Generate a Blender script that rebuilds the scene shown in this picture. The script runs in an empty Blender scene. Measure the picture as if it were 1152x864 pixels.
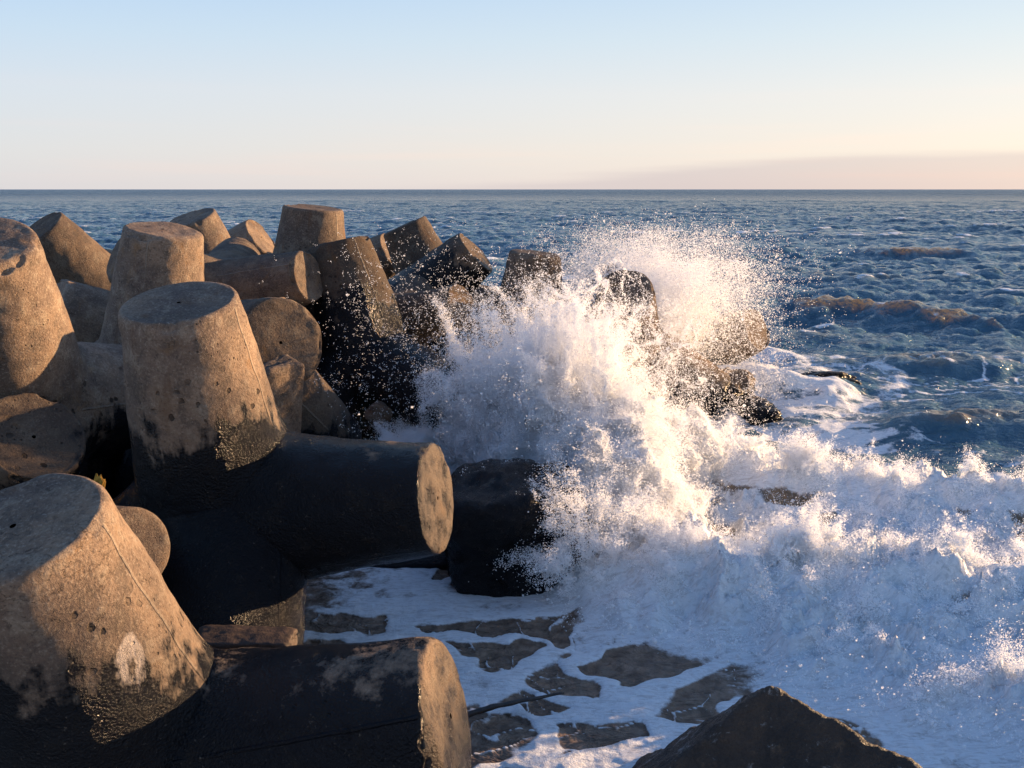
import bpy, math, numpy as np
from mathutils import Quaternion, Vector

sc = bpy.context.scene
COL = sc.collection
R = math.radians
CAM_H = 3.2
PITCH = math.atan(219/1106)
SUN_EL, SUN_AZ = R(7.5), R(64)          # azimuth clockwise from +Y (the view direction)

# ------------------------------------------------------------------ helpers
def tag(o, label=None, cat=None, group=None, kind=None):
    if label: o['label'] = label
    if cat: o['category'] = cat
    if group: o['group'] = group
    if kind: o['kind'] = kind
    return o

def mesh_np(name, V, F, mat, smooth=True):
    """V (n,3), F list of faces or (m,4)/(m,3) int array"""
    me = bpy.data.meshes.new(name)
    V = np.asarray(V, np.float32)
    F = np.asarray(F, np.int32)
    k = F.shape[1]
    me.vertices.add(len(V)); me.vertices.foreach_set('co', V.ravel())
    me.loops.add(F.size); me.loops.foreach_set('vertex_index', F.ravel())
    me.polygons.add(len(F)); me.polygons.foreach_set('loop_start', np.arange(0, F.size, k, dtype=np.int32))
    me.polygons.foreach_set('loop_total', np.full(len(F), k, np.int32))
    me.polygons.foreach_set('use_smooth', np.full(len(F), smooth))
    me.update(calc_edges=True); me.validate()
    if mat: me.materials.append(mat)
    return me

def link(name, me):
    o = bpy.data.objects.new(name, me); COL.objects.link(o); return o

def fattr(me, name, arr, dom='POINT'):
    a = me.attributes.new(name, 'FLOAT', dom); a.data.foreach_set('value', np.asarray(arr, np.float32).ravel())

def sstep(a, b, x):
    t = np.clip((x-a)/(b-a), 0, 1); return t*t*(3-2*t)

# ------------------------------------------------------------------ numpy noise
_rs = np.random.default_rng(2024)
_T3 = _rs.random((64, 64, 64)).astype(np.float32)
_TA = _rs.random((256, 256)).astype(np.float32)*2*np.pi
_TC, _TS = np.cos(_TA), np.sin(_TA)
_TW = [_rs.random((256, 256)).astype(np.float32) for _ in range(3)]

def noise2(x, y, s=0):
    x = np.asarray(x, np.float32)+s*13.; y = np.asarray(y, np.float32)-s*29.
    i, j = np.floor(x), np.floor(y); fx, fy = x-i, y-j; i = i.astype(np.int32); j = j.astype(np.int32)
    ux, uy = fx*fx*fx*(fx*(fx*6-15)+10), fy*fy*fy*(fy*(fy*6-15)+10)
    out = 0
    for a in (0, 1):
        for b in (0, 1):
            p, q = (i+a) & 255, (j+b) & 255
            out = out + (_TC[p, q]*(fx-a)+_TS[p, q]*(fy-b))*((ux if a else 1-ux)*(uy if b else 1-uy))
    return out*1.4

def noise3(x, y, w, s=0):
    x = np.asarray(x, np.float32)+s*7.; y = np.asarray(y, np.float32)+s*3.; w = np.asarray(w, np.float32)-s*5.
    i, j, k = np.floor(x), np.floor(y), np.floor(w); f = (x-i, y-j, w-k); i, j, k = (t.astype(np.int32) for t in (i, j, k))
    u = [t*t*(3-2*t) for t in f]
    out = 0
    for a in (0, 1):
        for b in (0, 1):
            for c in (0, 1):
                out = out + (_T3[(i+a) & 63, (j+b) & 63, (k+c) & 63]*2-1)*((u[0] if a else 1-u[0])*(u[1] if b else 1-u[1])*(u[2] if c else 1-u[2]))
    return out

def fbm2(x, y, o=4, s=0, g=.5, l=2.03):
    r = 0; a = 1
    for n in range(o):
        r = r + a*noise2(x, y, s+n*17); x = x*l+3.1; y = y*l-1.7; a *= g
    return r

def fbm3(x, y, z, o=4, s=0, g=.5):
    r = 0; a = 1
    for n in range(o):
        r = r + a*noise3(x, y, z, s+n*17); x = x*2.03+3.1; y = y*2.03-1.7; z = z*2.03+.7; a *= g
    return r

def worley(x, y, s=0):
    """F1, F2 and the F1 cell's random value"""
    x = np.asarray(x, np.float32)+s*11.; y = np.asarray(y, np.float32)+s*17.
    i, j = np.floor(x), np.floor(y); ii, jj = i.astype(np.int32), j.astype(np.int32)
    f1 = np.full_like(x, 9.); f2 = np.full_like(x, 9.); cid = np.zeros_like(x)
    for a in (-1, 0, 1):
        for b in (-1, 0, 1):
            p, q = (ii+a) & 255, (jj+b) & 255
            d = np.hypot(i+a+_TW[0][p, q]-x, j+b+_TW[1][p, q]-y); near = d < f1
            f2 = np.where(near, f1, np.minimum(f2, d)); cid = np.where(near, _TW[2][p, q], cid); f1 = np.where(near, d, f1)
    return f1, f2, cid

# ------------------------------------------------------------------ node helper
class NT:
    def __init__(s, name):
        s.m = bpy.data.materials.new(name); s.m.use_nodes = True
        s.t = s.m.node_tree; s.t.nodes.clear()
        s.out = s.t.nodes.new('ShaderNodeOutputMaterial')
    def n(s, ty, ins=None, **kw):
        nd = s.t.nodes.new(ty)
        for k, v in kw.items(): setattr(nd, k, v)
        for k, v in (ins or {}).items():
            sock = nd.inputs[k]
            if isinstance(v, bpy.types.NodeSocket): s.t.links.new(v, sock)
            else: sock.default_value = v
        return nd
    def math(s, op, a, b=0., c=0., clamp=False):
        return s.n('ShaderNodeMath', {0: a, 1: b, 2: c}, operation=op, use_clamp=clamp).outputs[0]
    def mix(s, f, a, b, bt='MIX'):
        nd = s.t.nodes.new('ShaderNodeMix'); nd.data_type = 'RGBA'; nd.blend_type = bt
        for k, v in ((0, f), (6, a), (7, b)):
            if isinstance(v, bpy.types.NodeSocket): s.t.links.new(v, nd.inputs[k])
            else: nd.inputs[k].default_value = v if k == 0 else (*v, 1)
        return nd.outputs[2]
    def mr(s, v, a, b, c=0., d=1., sm=True):
        return s.n('ShaderNodeMapRange', {0: v, 1: a, 2: b, 3: c, 4: d}, interpolation_type='SMOOTHSTEP' if sm else 'LINEAR').outputs[0]
    def noise(s, vec, scale, det=4, rough=.55, dist=0.):
        return s.n('ShaderNodeTexNoise', {'Vector': vec, 'Scale': scale, 'Detail': det, 'Roughness': rough, 'Distortion': dist}).outputs[0]

# ------------------------------------------------------------------ concrete
def concrete(name, dry=(.26, .183, .125), dry2=(.125, .092, .074)):
    t = NT(name)
    tc = t.n('ShaderNodeTexCoord'); ob = tc.outputs['Object']
    oi = t.n('ShaderNodeObjectInfo')
    off = t.n('ShaderNodeVectorMath', {0: ob, 1: t.n('ShaderNodeCombineXYZ', {0: t.math('MULTIPLY', oi.outputs['Random'], 50.), 1: 3., 2: 1.}).outputs[0]}, operation='ADD').outputs[0]
    geo = t.n('ShaderNodeNewGeometry')
    z = t.n('ShaderNodeSeparateXYZ', {0: geo.outputs['Position']}).outputs[2]
    wl = t.n('ShaderNodeAttribute', attribute_type='OBJECT', attribute_name='wet_line').outputs['Fac']
    n_big = t.noise(off, 1.6, 5, .6)
    n_mid = t.noise(off, 7., 6, .65)
    n_fine = t.noise(off, 60., 5, .7)
    n_grain = t.noise(off, 260., 2, .6)
    col = t.mix(t.mr(n_big, .35, .65), dry2, dry)
    col = t.mix(t.math('MULTIPLY', t.mr(n_mid, .50, .66), .65), col, (.29, .235, .175))
    col = t.mix(t.math('MULTIPLY', t.mr(n_mid, .48, .36), .7), col, (.11, .085, .065))
    col = t.mix(t.math('MULTIPLY', t.mr(n_fine, .52, .68), .55), col, (.40, .33, .25))
    col = t.mix(t.math('MULTIPLY', t.mr(n_fine, .47, .33), .65), col, (.07, .055, .045))
    # iron / algae ochre blotches
    ochre = t.math('MULTIPLY', t.mr(t.noise(off, 2.7, 6, .7, .6), .56, .7), .55)
    col = t.mix(ochre, col, (.25, .13, .045))
    # cracks
    wv = t.n('ShaderNodeVectorMath', {0: off, 1: t.n('ShaderNodeTexNoise', {'Vector': off, 'Scale': 5., 'Detail': 5.}).outputs[1]}, operation='ADD').outputs[0]
    cr = t.n('ShaderNodeTexVoronoi', {'Vector': wv, 'Scale': 3.2}, feature='DISTANCE_TO_EDGE').outputs[0]
    crack = t.math('MULTIPLY', t.mr(cr, .0, .011, 1., 0.), t.mr(t.noise(off, 2.2, 2), .5, .62))
    col = t.mix(t.math('MULTIPLY', crack, .65), col, (.04, .03, .025))
    # pits
    vp = t.n('ShaderNodeTexVoronoi', {'Vector': off, 'Scale': 22.}, feature='F1')
    pit = t.math('MULTIPLY', t.mr(vp.outputs[0], .08, .2, 1., 0.), t.mr(t.noise(off, 2.6, 3), .56, .66))
    col = t.mix(t.math('MULTIPLY', pit, .85), col, (.03, .024, .02))
    sp = t.noise(off, 24., 4, .75, .5)
    col = t.mix(t.math('MULTIPLY', t.mr(sp, .60, .66), .6), col, (.055, .042, .034))
    col = t.mix(t.math('MULTIPLY', t.mr(t.noise(off, 33., 4, .75, .3), .62, .68), .55), col, (.40, .34, .27))
    band0 = t.math('SUBTRACT', t.math('ADD', z, t.math('MULTIPLY', t.math('SUBTRACT', n_big, .5), .8)), wl)
    band = t.math('MULTIPLY', t.mr(band0, .0, .12), t.mr(band0, .5, .2))
    vq = t.n('ShaderNodeTexVoronoi', {'Vector': t.n('ShaderNodeVectorMath', {0: off, 1: t.n('ShaderNodeVectorMath', {0: t.n('ShaderNodeTexNoise', {'Vector': off, 'Scale': 18., 'Detail': 3.}).outputs[1], 3: .05}, operation='SCALE').outputs[0]}, operation='ADD').outputs[0], 'Scale': 12.}, feature='F1').outputs[0]
    hole = t.math('MULTIPLY', t.mr(vq, .20, .28, 1., 0.), t.math('MULTIPLY', band, t.mr(t.noise(off, 4., 2), .48, .56)))
    col = t.mix(t.math('MULTIPLY', hole, .92), col, (.012, .010, .009))
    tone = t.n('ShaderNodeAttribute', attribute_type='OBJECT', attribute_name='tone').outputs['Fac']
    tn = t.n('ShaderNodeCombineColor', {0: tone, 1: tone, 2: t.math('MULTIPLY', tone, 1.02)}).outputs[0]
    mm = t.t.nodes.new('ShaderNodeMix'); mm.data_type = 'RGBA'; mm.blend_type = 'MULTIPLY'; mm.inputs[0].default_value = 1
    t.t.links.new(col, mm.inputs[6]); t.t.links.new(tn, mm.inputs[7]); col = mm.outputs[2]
    # an old pale scar where something was torn off the concrete
    scp = t.n('ShaderNodeAttribute', attribute_type='OBJECT', attribute_name='scar').outputs['Vector']
    rel = t.n('ShaderNodeVectorMath', {0: t.n('ShaderNodeVectorMath', {0: ob, 1: scp}, operation='SUBTRACT').outputs[0], 1: (1., 1., .55)}, operation='MULTIPLY').outputs[0]
    sd_ = t.math('ADD', t.n('ShaderNodeVectorMath', {0: rel}, operation='LENGTH').outputs['Value'], t.math('MULTIPLY', t.math('SUBTRACT', n_mid, .5), .09))
    scar = t.math('MULTIPLY', t.math('MULTIPLY', t.mr(sd_, .022, .036), t.mr(sd_, .085, .070)), t.math('GREATER_THAN', t.n('ShaderNodeVectorMath', {0: scp}, operation='LENGTH').outputs['Value'], .1))
    col = t.mix(t.math('MULTIPLY', scar, .85), col, (.60, .52, .46))
    sma = t.n('ShaderNodeAttribute', attribute_name='seam').outputs['Fac']
    seam = t.math('MULTIPLY', t.mr(t.math('ABSOLUTE', t.math('ADD', sma, t.math('MULTIPLY', t.math('SUBTRACT', n_mid, .5), .02))), .004, .013, 1., 0.), t.mr(n_big, .38, .5))
    seam = t.math('MULTIPLY', seam, t.math('GREATER_THAN', t.math('ABSOLUTE', sma), 1e-7))
    col = t.mix(t.math('MULTIPLY', seam, .45), col, (.34, .29, .23))
    rustv = t.noise(t.n('ShaderNodeMapping', {0: off, 3: (3.5, 3.5, .5)}).outputs[0], 1.4, 5, .65)
    col = t.mix(t.math('MULTIPLY', t.mr(rustv, .58, .72), .5), col, (.13, .065, .03))
    col = t.mix(t.math('MULTIPLY', t.mr(rustv, .42, .30), .45), col, (.06, .05, .042))
    # wetness: below the splash line the concrete is dark with weed and wet
    zz = t.math('ADD', z, t.math('MULTIPLY', t.math('SUBTRACT', n_big, .5), 1.1))
    drip = t.noise(t.n('ShaderNodeMapping', {0: geo.outputs['Position'], 3: (9., 9., 1.1)}).outputs[0], 1., 4, .7)
    zz = t.math('ADD', zz, t.math('MULTIPLY', t.math('SUBTRACT', n_mid, .5), .55))
    zz = t.math('ADD', zz, t.math('MULTIPLY', t.math('SUBTRACT', drip, .5), .6))
    wet = t.mr(t.math('SUBTRACT', zz, wl), -.07, .09, 1., 0.)
    capa = t.n('ShaderNodeAttribute', attribute_name='cap').outputs['Fac']
    wet = t.math('MULTIPLY', wet, t.math('SUBTRACT', 1., t.math('MULTIPLY', t.math('MULTIPLY', capa, t.mr(z, .45, .9)), t.mr(n_mid, .36, .60, .15, .62))))
    damp = t.mr(t.math('SUBTRACT', zz, wl), -.1, .75, 1., 0.)
    col = t.mix(t.math('MULTIPLY', damp, .45), col, (.09, .068, .052))
    wcol = t.mix(t.mr(n_mid, .5, .78), (.0045, .005, .007), (.013, .010, .008))
    wcol = t.mix(t.math('MULTIPLY', t.mr(n_fine, .62, .8), .30), wcol, (.06, .048, .036))
    fl = t.math('MULTIPLY', t.mr(t.noise(off, 48., 3, .8, .4), .63, .69), t.mr(n_mid, .42, .60, .15, .6))
    wcol = t.mix(fl, wcol, (.15, .125, .10))
    col = t.mix(wet, col, wcol)
    rough = t.math('ADD', t.mr(wet, 0., 1., .9, .22, False), t.math('MULTIPLY', t.math('SUBTRACT', n_mid, .5), .6))
    # bump
    h = t.math('ADD', t.math('MULTIPLY', n_fine, .55), t.math('MULTIPLY', n_mid, .9))
    h = t.math('ADD', h, t.math('MULTIPLY', n_grain, .10))
    h = t.math('SUBTRACT', h, t.math('MULTIPLY', crack, .25))
    h = t.math('SUBTRACT', h, t.math('MULTIPLY', pit, .9))
    h = t.math('ADD', h, t.math('MULTIPLY', seam, .5))
    h = t.math('SUBTRACT', h, t.math('MULTIPLY', hole, 1.2))
    barn = t.n('ShaderNodeTexVoronoi', {'Vector': off, 'Scale': 75.}, feature='F1').outputs[0]
    h = t.math('ADD', h, t.math('MULTIPLY', t.math('MULTIPLY', barn, wet), .30))
    b = t.n('ShaderNodeBump', {'Height': h, 'Strength': .9, 'Distance': .026})
    p = t.n('ShaderNodeBsdfPrincipled', {'Base Color': col, 'Roughness': rough, 'Normal': b.outputs[0], 'Specular IOR Level': t.mr(wet, 0., 1., .2, .19)})
    t.t.links.new(p.outputs[0], t.out.inputs[0])
    return t.m

M_CON = concrete('weathered_concrete')

# ------------------------------------------------------------------ tetrapod mesh
LEG = np.array([[0, 0, 1], [math.sqrt(8)/3, 0, -1/3], [-math.sqrt(2)/3, math.sqrt(2/3), -1/3], [-math.sqrt(2)/3, -math.sqrt(2/3), -1/3]])
def tetra_mesh(seed, dirs=None, H=2.5, NS=132, NT_=60):
    LEG = globals()['LEG'] if dirs is None else dirs
    rt, L = .151*H, .644*H
    slope = .135
    def rad(t): return rt+(L-t)*slope
    V, F = [], []; base = 0; SEAM = []
    for a in range(4):
        u = LEG[a]; w = LEG[(a+1) % 4]-u*(LEG[(a+1) % 4]@u); w /= np.linalg.norm(w); q = np.cross(u, w)
        ph = np.arange(NS)*2*math.pi/NS
        e = np.outer(np.cos(ph), w)+np.outer(np.sin(ph), q)
        t0 = np.full(NS, .3)
        for _ in range(40):
            t0 = np.max([rad(t0)*(e@LEG[b])/(1-u@LEG[b]) for b in range(4) if b != a], axis=0)
        if dirs is not None: t0 = t0-.03
        rings = []; seam = []
        bev = .028*H/2.5
        ss = np.linspace(0, 1, NT_)**.95
        for s in ss:
            t = t0+(L-bev-t0)*s; r = rad(t)
            rings.append(t[:, None]*u+r[:, None]*e); seam.append(np.sin(ph)*r)
        for k in range(1, 6):
            an = k/5*math.pi/2
            rings.append((L-bev+bev*math.sin(an))*u+(rad(L)-bev*(1-math.cos(an)))*e)
        for k in range(1, 26):
            rr = (rad(L)-bev)*(1-k/26)
            rings.append(L*u+rr*e)
        n = len(rings); sm = np.array(seam); SEAM.append(np.concatenate([sm.ravel(), np.full((n-len(seam))*NS+1, 1.)]))
        V += [np.array(rings).reshape(-1, 3), (L*u)[None]]
        for i in range(n-1):
            j = np.arange(NS); j2 = (j+1) % NS
            F.append(np.stack([base+i*NS+j, base+i*NS+j2, base+(i+1)*NS+j2, base+(i+1)*NS+j], 1))
        c = base+n*NS; j = np.arange(NS)
        F.append(np.stack([base+(n-1)*NS+j, base+(n-1)*NS+(j+1) % NS, np.full(NS, c), np.full(NS, c)], 1))
        base += n*NS+1
    V = np.concatenate(V); F = np.concatenate(F)
    # fillet: push out near the creases with a soft union of the four cones
    d = np.linalg.norm(V, axis=1, keepdims=True)+1e-9
    Vn = V/d
    best = np.sort(Vn@LEG.T, axis=1)[:, ::-1]
    near = best[:, 0]-best[:, 1]                       # 0 on the crease
    V = V*(1+.022*np.exp(-(near/.10)**2)[:, None]*(d < .95*H/2.5))
    # irregular surface and chipped rims
    o = seed*11.3
    nn = fbm3(V[:, 0]*1.3+o, V[:, 1]*1.3, V[:, 2]*1.3, 4, seed)*.016
    nn += fbm3(V[:, 0]*7+o, V[:, 1]*7, V[:, 2]*7, 4, seed+3)*.006
    axd = np.max(V@LEG.T, axis=1); al = np.argmax(V@LEG.T, axis=1)
    perp = V-LEG[al]*axd[:, None]; pr = np.linalg.norm(perp, axis=1)
    rim = np.exp(-((pr-rt)/.03)**2)*np.exp(-((axd-L)/.05)**2)
    chip = np.clip(fbm3(V[:, 0]*5+o, V[:, 1]*5, V[:, 2]*5, 3, seed+7)-.25, 0, 1)*.085*rim
    dirn = np.where((axd > L-.02)[:, None] & (pr < rt*.9)[:, None], LEG[al], perp/(pr[:, None]+1e-6))
    cw = np.exp(-(near/.25)**2)[:, None]*(d < 1.2); dirn = dirn*(1-cw)+Vn*cw
    V = V+dirn*nn[:, None]-Vn*chip[:, None]
    me = mesh_np('tetrapod', V, F[:, :], M_CON)
    fattr(me, 'seam', np.concatenate(SEAM)); fattr(me, 'cap', ((axd > L-.03) & (pr < rt*.97)).astype(float))
    import bmesh
    bm = bmesh.new(); bm.from_mesh(me)
    bmesh.ops.remove_doubles(bm, verts=bm.verts, dist=.0015)
    bmesh.ops.recalc_face_normals(bm, faces=bm.faces)
    bm.to_mesh(me); bm.free()
    for p in me.polygons: p.use_smooth = True
    return me

VARS = [tetra_mesh(s) for s in range(1, 6)]
_fc = np.array([(-.14, -.339, .93), (.961, -.101, .257), (-.62, .60, -.50), (-.15, -.50, -.85)])
VARS.append(tetra_mesh(8, _fc/np.linalg.norm(_fc, axis=1, keepdims=True)))
_fc = np.array([(.495, -.835, .236), (-.50, -.25, -.85), (-.60, .62, -.50), (.50, .50, -.70)])
VARS.append(tetra_mesh(9, _fc/np.linalg.norm(_fc, axis=1, keepdims=True)))
_fc = np.array([(-.05, -.27, .962), (.971, -.208, .119), (.24, -.74, -.62), (-.78, .38, -.5)])
VARS.append(tetra_mesh(10, _fc/np.linalg.norm(_fc, axis=1, keepdims=True)))
POSES = {
    'fg': ((-1.848, 4.439, .329), (1, 0, 0, 0), 1),
    'mid': ((-2.009, 6.558, 1.01), (1, 0, 0, 0), .97),
    'left': ((-4.062, 7.913, 1.419), (0.7756, 0.1509, 0.2022, -0.5786), 1),
    'lowleft': ((-4.428, 7.808, 0.438), (-0.7087, -0.4308, -0.0763, -0.5534), 1),
    'lyingleft': ((-3.873, 11.486, 1.206), (0.2839, 0.4971, 0.1676, -0.8026), 1),
    'backleft': ((-5.695, 14.145, 1.427), (-0.3599, -0.3031, -0.1404, 0.8711), 1),
    'upright': ((-3.825, 10.275, 1.222), (-0.7067, -0.1008, -0.0228, -0.6999), 1),
    'back2': ((-4.383, 15.251, 1.299), (-0.2838, -0.1613, -0.1093, 0.9389), 1),
    'back3': ((-5.512, 17.005, 1.492), (0.331, -0.3853, 0.2565, -0.8223), 1),
    'back4': ((-2.668, 12.653, 1.38), (0.964, 0.012, 0.0557, -0.2597), 1),
    'horiz': ((-3.502, 11.825, 1.905), (0.2323, -0.4791, 0.3854, -0.7537), 0.8),
    'capface': ((-2.73, 9.48, 1.562), (1, 0, 0, 0), 1),
    'central': ((-1.717, 11.838, 1.011), (-0.9085, -0.0088, 0.129, 0.3973), 1),
    'goldback': ((-3.397, 17.884, 1.353), (0.2713, -0.3965, 0.3181, -0.8173), 1),
    'back5': ((-1.092, 16.204, 1.165), (-0.2569, -0.2069, 0.0363, 0.9433), 1),
    'diag': ((-1.731, 14.926, 1.243), (-0.5512, -0.3719, -0.189, -0.7226), 1),
    'smallcap': ((-1.491, 13.016, 1.423), (-0.1623, 0.4022, -0.4242, 0.795), 0.68),
    'spray1': ((0.165, 14.598, 0.687), (-0.9639, -0.0048, -0.0593, 0.2594), 1),
    'spray3': ((1.652, 14.424, 0.883), (0.2731, 0.7356, 0.4342, 0.4424), 1),
    'ledge': ((-3.202, 12.334, 0.552), (-0.2991, -0.6569, -0.437, -0.5367), 1),
    'behindfg': ((-2.736, 5.751, 0.964), (1, 0, 0, 0), .6),
    'far1': ((1.924, 17.718, 0.639), (-0.1462, 0.3359, -0.3946, 0.8427), 1),
    'far2': ((3.103, 17.513, 0.275), (-0.0987, 0.3345, -0.4455, 0.8245), 1),
}
INFO = {   # key: (mesh variant, height of the wet line, label)
    'fg': (5, 1.15, 'biggest tetrapod, in the lower left corner, with a pale scar on its tan leg'),
    'mid': (7, 1.72, 'tall middle tetrapod, dry tan above, its black leg ending over the foamy pool'),
    'left': (2, 1.35, 'sunlit upright tetrapod cut off by the left edge of the photo'),
    'lowleft': (3, 1.2, 'round shaded leg end facing the viewer at the left edge, low between two bigger tetrapods'),
    'lyingleft': (4, 0.5, 'tan tetrapod lying between the sunlit left edge one and the tall middle one'),
    'backleft': (0, 0.5, 'dark tetrapod leaning up left at the back left corner of the pile'),
    'upright': (1, 0.5, 'upright flat topped tan tetrapod directly behind the tall middle one'),
    'back2': (2, 0.5, 'golden tetrapod leaning left at the back, just right of the upright flat topped one'),
    'back3': (3, 0.5, 'small tetrapod leg end facing right on the skyline, left of the highest flat top'),
    'back4': (4, 0.5, 'highest flat topped tetrapod at the back of the pile, nearly touching the horizon'),
    'horiz': (0, 0.8, 'grey tetrapod with a leg lying level and pointing right, below the highest flat top'),
    'capface': (6, .8, 'tetrapod whose flat round leg end faces the viewer right beside the tall middle leg'),
    'central': (2, 1.9, 'leaning tetrapod beside the splash, dry brown on top and black with white flecks below'),
    'goldback': (3, 0.5, 'tetrapod leg end peeping out behind the leaning one beside the splash'),
    'back5': (4, 1.5, 'dark grey tetrapod leaning up left on the skyline, behind the black speckled one'),
    'diag': (0, 2.2, 'black wet speckled tetrapod with a thick leg pointing up right toward the open sea'),
    'smallcap': (1, 1.1, 'smaller wet tetrapod with a pale round leg end, under the leg that points up right'),
    'spray1': (2, 1.0, 'wet black tetrapod at the back left of the splash, its leg rising into the spray'),
    'spray3': (3, 0.35, 'wet tetrapod behind the splash with a long leg sloping down right into the white water'),
    'ledge': (4, 1.9, 'low dark tetrapod behind the tall middle one, its wet leg pointing right to the splash'),
    'behindfg': (8, -0.2, 'brown leg end of a low tetrapod half hidden behind the lower left one'),
    'far1': (2, .5, 'brown tetrapod under the far mist, its leg pointing right over the long sloping leg'),
    'far2': (3, .3, 'last and lowest tetrapod at the seaward end, brown leg just above the foam'),
}
_fc = np.array([(0.667, -0.672, 0.32), (-.75, .35, -.55), (-.05, .80, -.60), (.10, -.35, -.93)])
VARS.append(tetra_mesh(11, _fc/np.linalg.norm(_fc, axis=1, keepdims=True)))
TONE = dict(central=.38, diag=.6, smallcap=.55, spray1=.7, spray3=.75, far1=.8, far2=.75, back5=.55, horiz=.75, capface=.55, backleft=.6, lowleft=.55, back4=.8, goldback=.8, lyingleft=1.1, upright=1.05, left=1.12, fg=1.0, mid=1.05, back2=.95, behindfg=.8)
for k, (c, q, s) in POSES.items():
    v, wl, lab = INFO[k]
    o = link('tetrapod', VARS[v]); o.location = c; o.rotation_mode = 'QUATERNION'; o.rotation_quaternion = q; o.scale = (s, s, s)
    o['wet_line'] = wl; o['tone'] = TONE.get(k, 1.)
    if k == 'fg': o['scar'] = (.245, -.590, .880)
    tag(o, lab, 'tetrapod', 'concrete tetrapods piled along the breakwater')

# ------------------------------------------------------------------ camera, sun, sky
cam = bpy.data.cameras.new('camera'); co = bpy.data.objects.new('camera', cam); COL.objects.link(co)
co.location = (0, 0, CAM_H); co.rotation_euler = (math.pi/2-PITCH, 0, 0)
cam.sensor_width = 36; cam.lens = 36*1106/1152; cam.clip_start = .05; cam.clip_end = 60000
sc.camera = co
sun = bpy.data.lights.new('sun', 'SUN'); so = bpy.data.objects.new('sun', sun); COL.objects.link(so)
sdir = Vector((math.sin(SUN_AZ)*math.cos(SUN_EL), math.cos(SUN_AZ)*math.cos(SUN_EL), math.sin(SUN_EL)))
so.rotation_euler = sdir.to_track_quat('Z', 'Y').to_euler()
sun.energy = 5; sun.angle = R(.5); sun.color = (1, .64, .34)
w = bpy.data.worlds.new('World'); sc.world = w; w.use_nodes = True
nt = w.node_tree; nt.nodes.clear()
def wn(ty, **kw):
    n = nt.nodes.new(ty)
    for k_, v_ in kw.items(): setattr(n, k_, v_)
    return n
L_ = nt.links.new
sky = wn('ShaderNodeTexSky', sky_type='NISHITA', sun_disc=False, sun_elevation=SUN_EL, sun_rotation=SUN_AZ, altitude=0, air_density=1.0, dust_density=.6, ozone_density=2.5)
tcw = wn('ShaderNodeTexCoord'); sep = wn('ShaderNodeSeparateXYZ'); L_(tcw.outputs['Generated'], sep.inputs[0])
ramp = wn('ShaderNodeValToRGB'); cr = ramp.color_ramp      # clear morning air: warm pale horizon to soft blue
L_(sep.outputs[2], ramp.inputs[0])
K = 2.55
stops = ((0., (.84, .735, .70)), (.035, (.85, .76, .72)), (.09, (.80, .77, .77)), (.14, (.68, .75, .81)), (.20, (.54, .68, .84)), (.27, (.40, .59, .86)), (.42, (.25, .45, .78)), (.6, (.17, .32, .62)), (1., (.10, .20, .46)))
cr.elements[0].position = 0.; cr.elements[0].color = (*stops[0][1], 1)
cr.elements[1].position = 1.; cr.elements[1].color = (*stops[-1][1], 1)
for pos, c in stops[1:-1]:
    e_ = cr.elements.new(pos); e_.color = (*c, 1)
kk_ = wn('ShaderNodeMix', data_type='RGBA', blend_type='MULTIPLY'); kk_.inputs[0].default_value = 1
L_(ramp.outputs[0], kk_.inputs[6]); kk_.inputs[7].default_value = (K, K, K, 1)
mul = wn('ShaderNodeMix', data_type='RGBA'); mul.inputs[0].default_value = .90
L_(sky.outputs[0], mul.inputs[6]); L_(kk_.outputs[2], mul.inputs[7])
azr = wn('ShaderNodeMapRange'); L_(sep.outputs[0], azr.inputs[0]); azr.inputs[1].default_value = -.5; azr.inputs[2].default_value = .5
azm = wn('ShaderNodeMix', data_type='RGBA'); L_(azr.outputs[0], azm.inputs[0]); azm.inputs[6].default_value = (.88, .97, 1.07, 1); azm.inputs[7].default_value = (1.07, 1.03, .99, 1)
az2 = wn('ShaderNodeMix', data_type='RGBA', blend_type='MULTIPLY'); az2.inputs[0].default_value = 1; L_(mul.outputs[2], az2.inputs[6]); L_(azm.outputs[2], az2.inputs[7]); mul = az2
# thin cloud bank low over the horizon
mp = wn('ShaderNodeMapping'); mp.inputs['Scale'].default_value = (1.6, 1.6, 34); L_(tcw.outputs['Generated'], mp.inputs[0])
cn = wn('ShaderNodeTexNoise'); cn.inputs['Scale'].default_value = 1.3; cn.inputs['Detail'].default_value = 5; L_(mp.outputs[0], cn.inputs['Vector'])
def wmr(v, a, b, c=0., d=1.):
    n = wn('ShaderNodeMapRange', interpolation_type='SMOOTHSTEP'); L_(v, n.inputs[0])
    for i_, x_ in enumerate((a, b, c, d)): n.inputs[i_+1].default_value = x_
    return n.outputs[0]
def wm(op, a, b):
    n = wn('ShaderNodeMath', operation=op)
    for i_, x_ in enumerate((a, b)):
        if isinstance(x_, (int, float)): n.inputs[i_].default_value = x_
        else: L_(x_, n.inputs[i_])
    return n.outputs[0]
up_edge = wm('ADD', wm('MULTIPLY', wmr(sep.outputs[0], -.25, .5), .036), wm('MULTIPLY', wm('SUBTRACT', cn.outputs[0], .5), .03))
band = wm('MULTIPLY', wmr(wm('SUBTRACT', sep.outputs[2], up_edge), -.006, .006, 1., 0.), wmr(sep.outputs[0], -.25, .2))
streak = wm('MULTIPLY', wmr(cn.outputs[0], .48, .72), wmr(sep.outputs[2], .02, .13, 1., 0.))
dk = wn('ShaderNodeMix', data_type='RGBA', blend_type='MULTIPLY'); L_(wm('MULTIPLY', band, .95), dk.inputs[0])
L_(mul.outputs[2], dk.inputs[6]); dk.inputs[7].default_value = (.82, .82, .88, 1)
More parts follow.
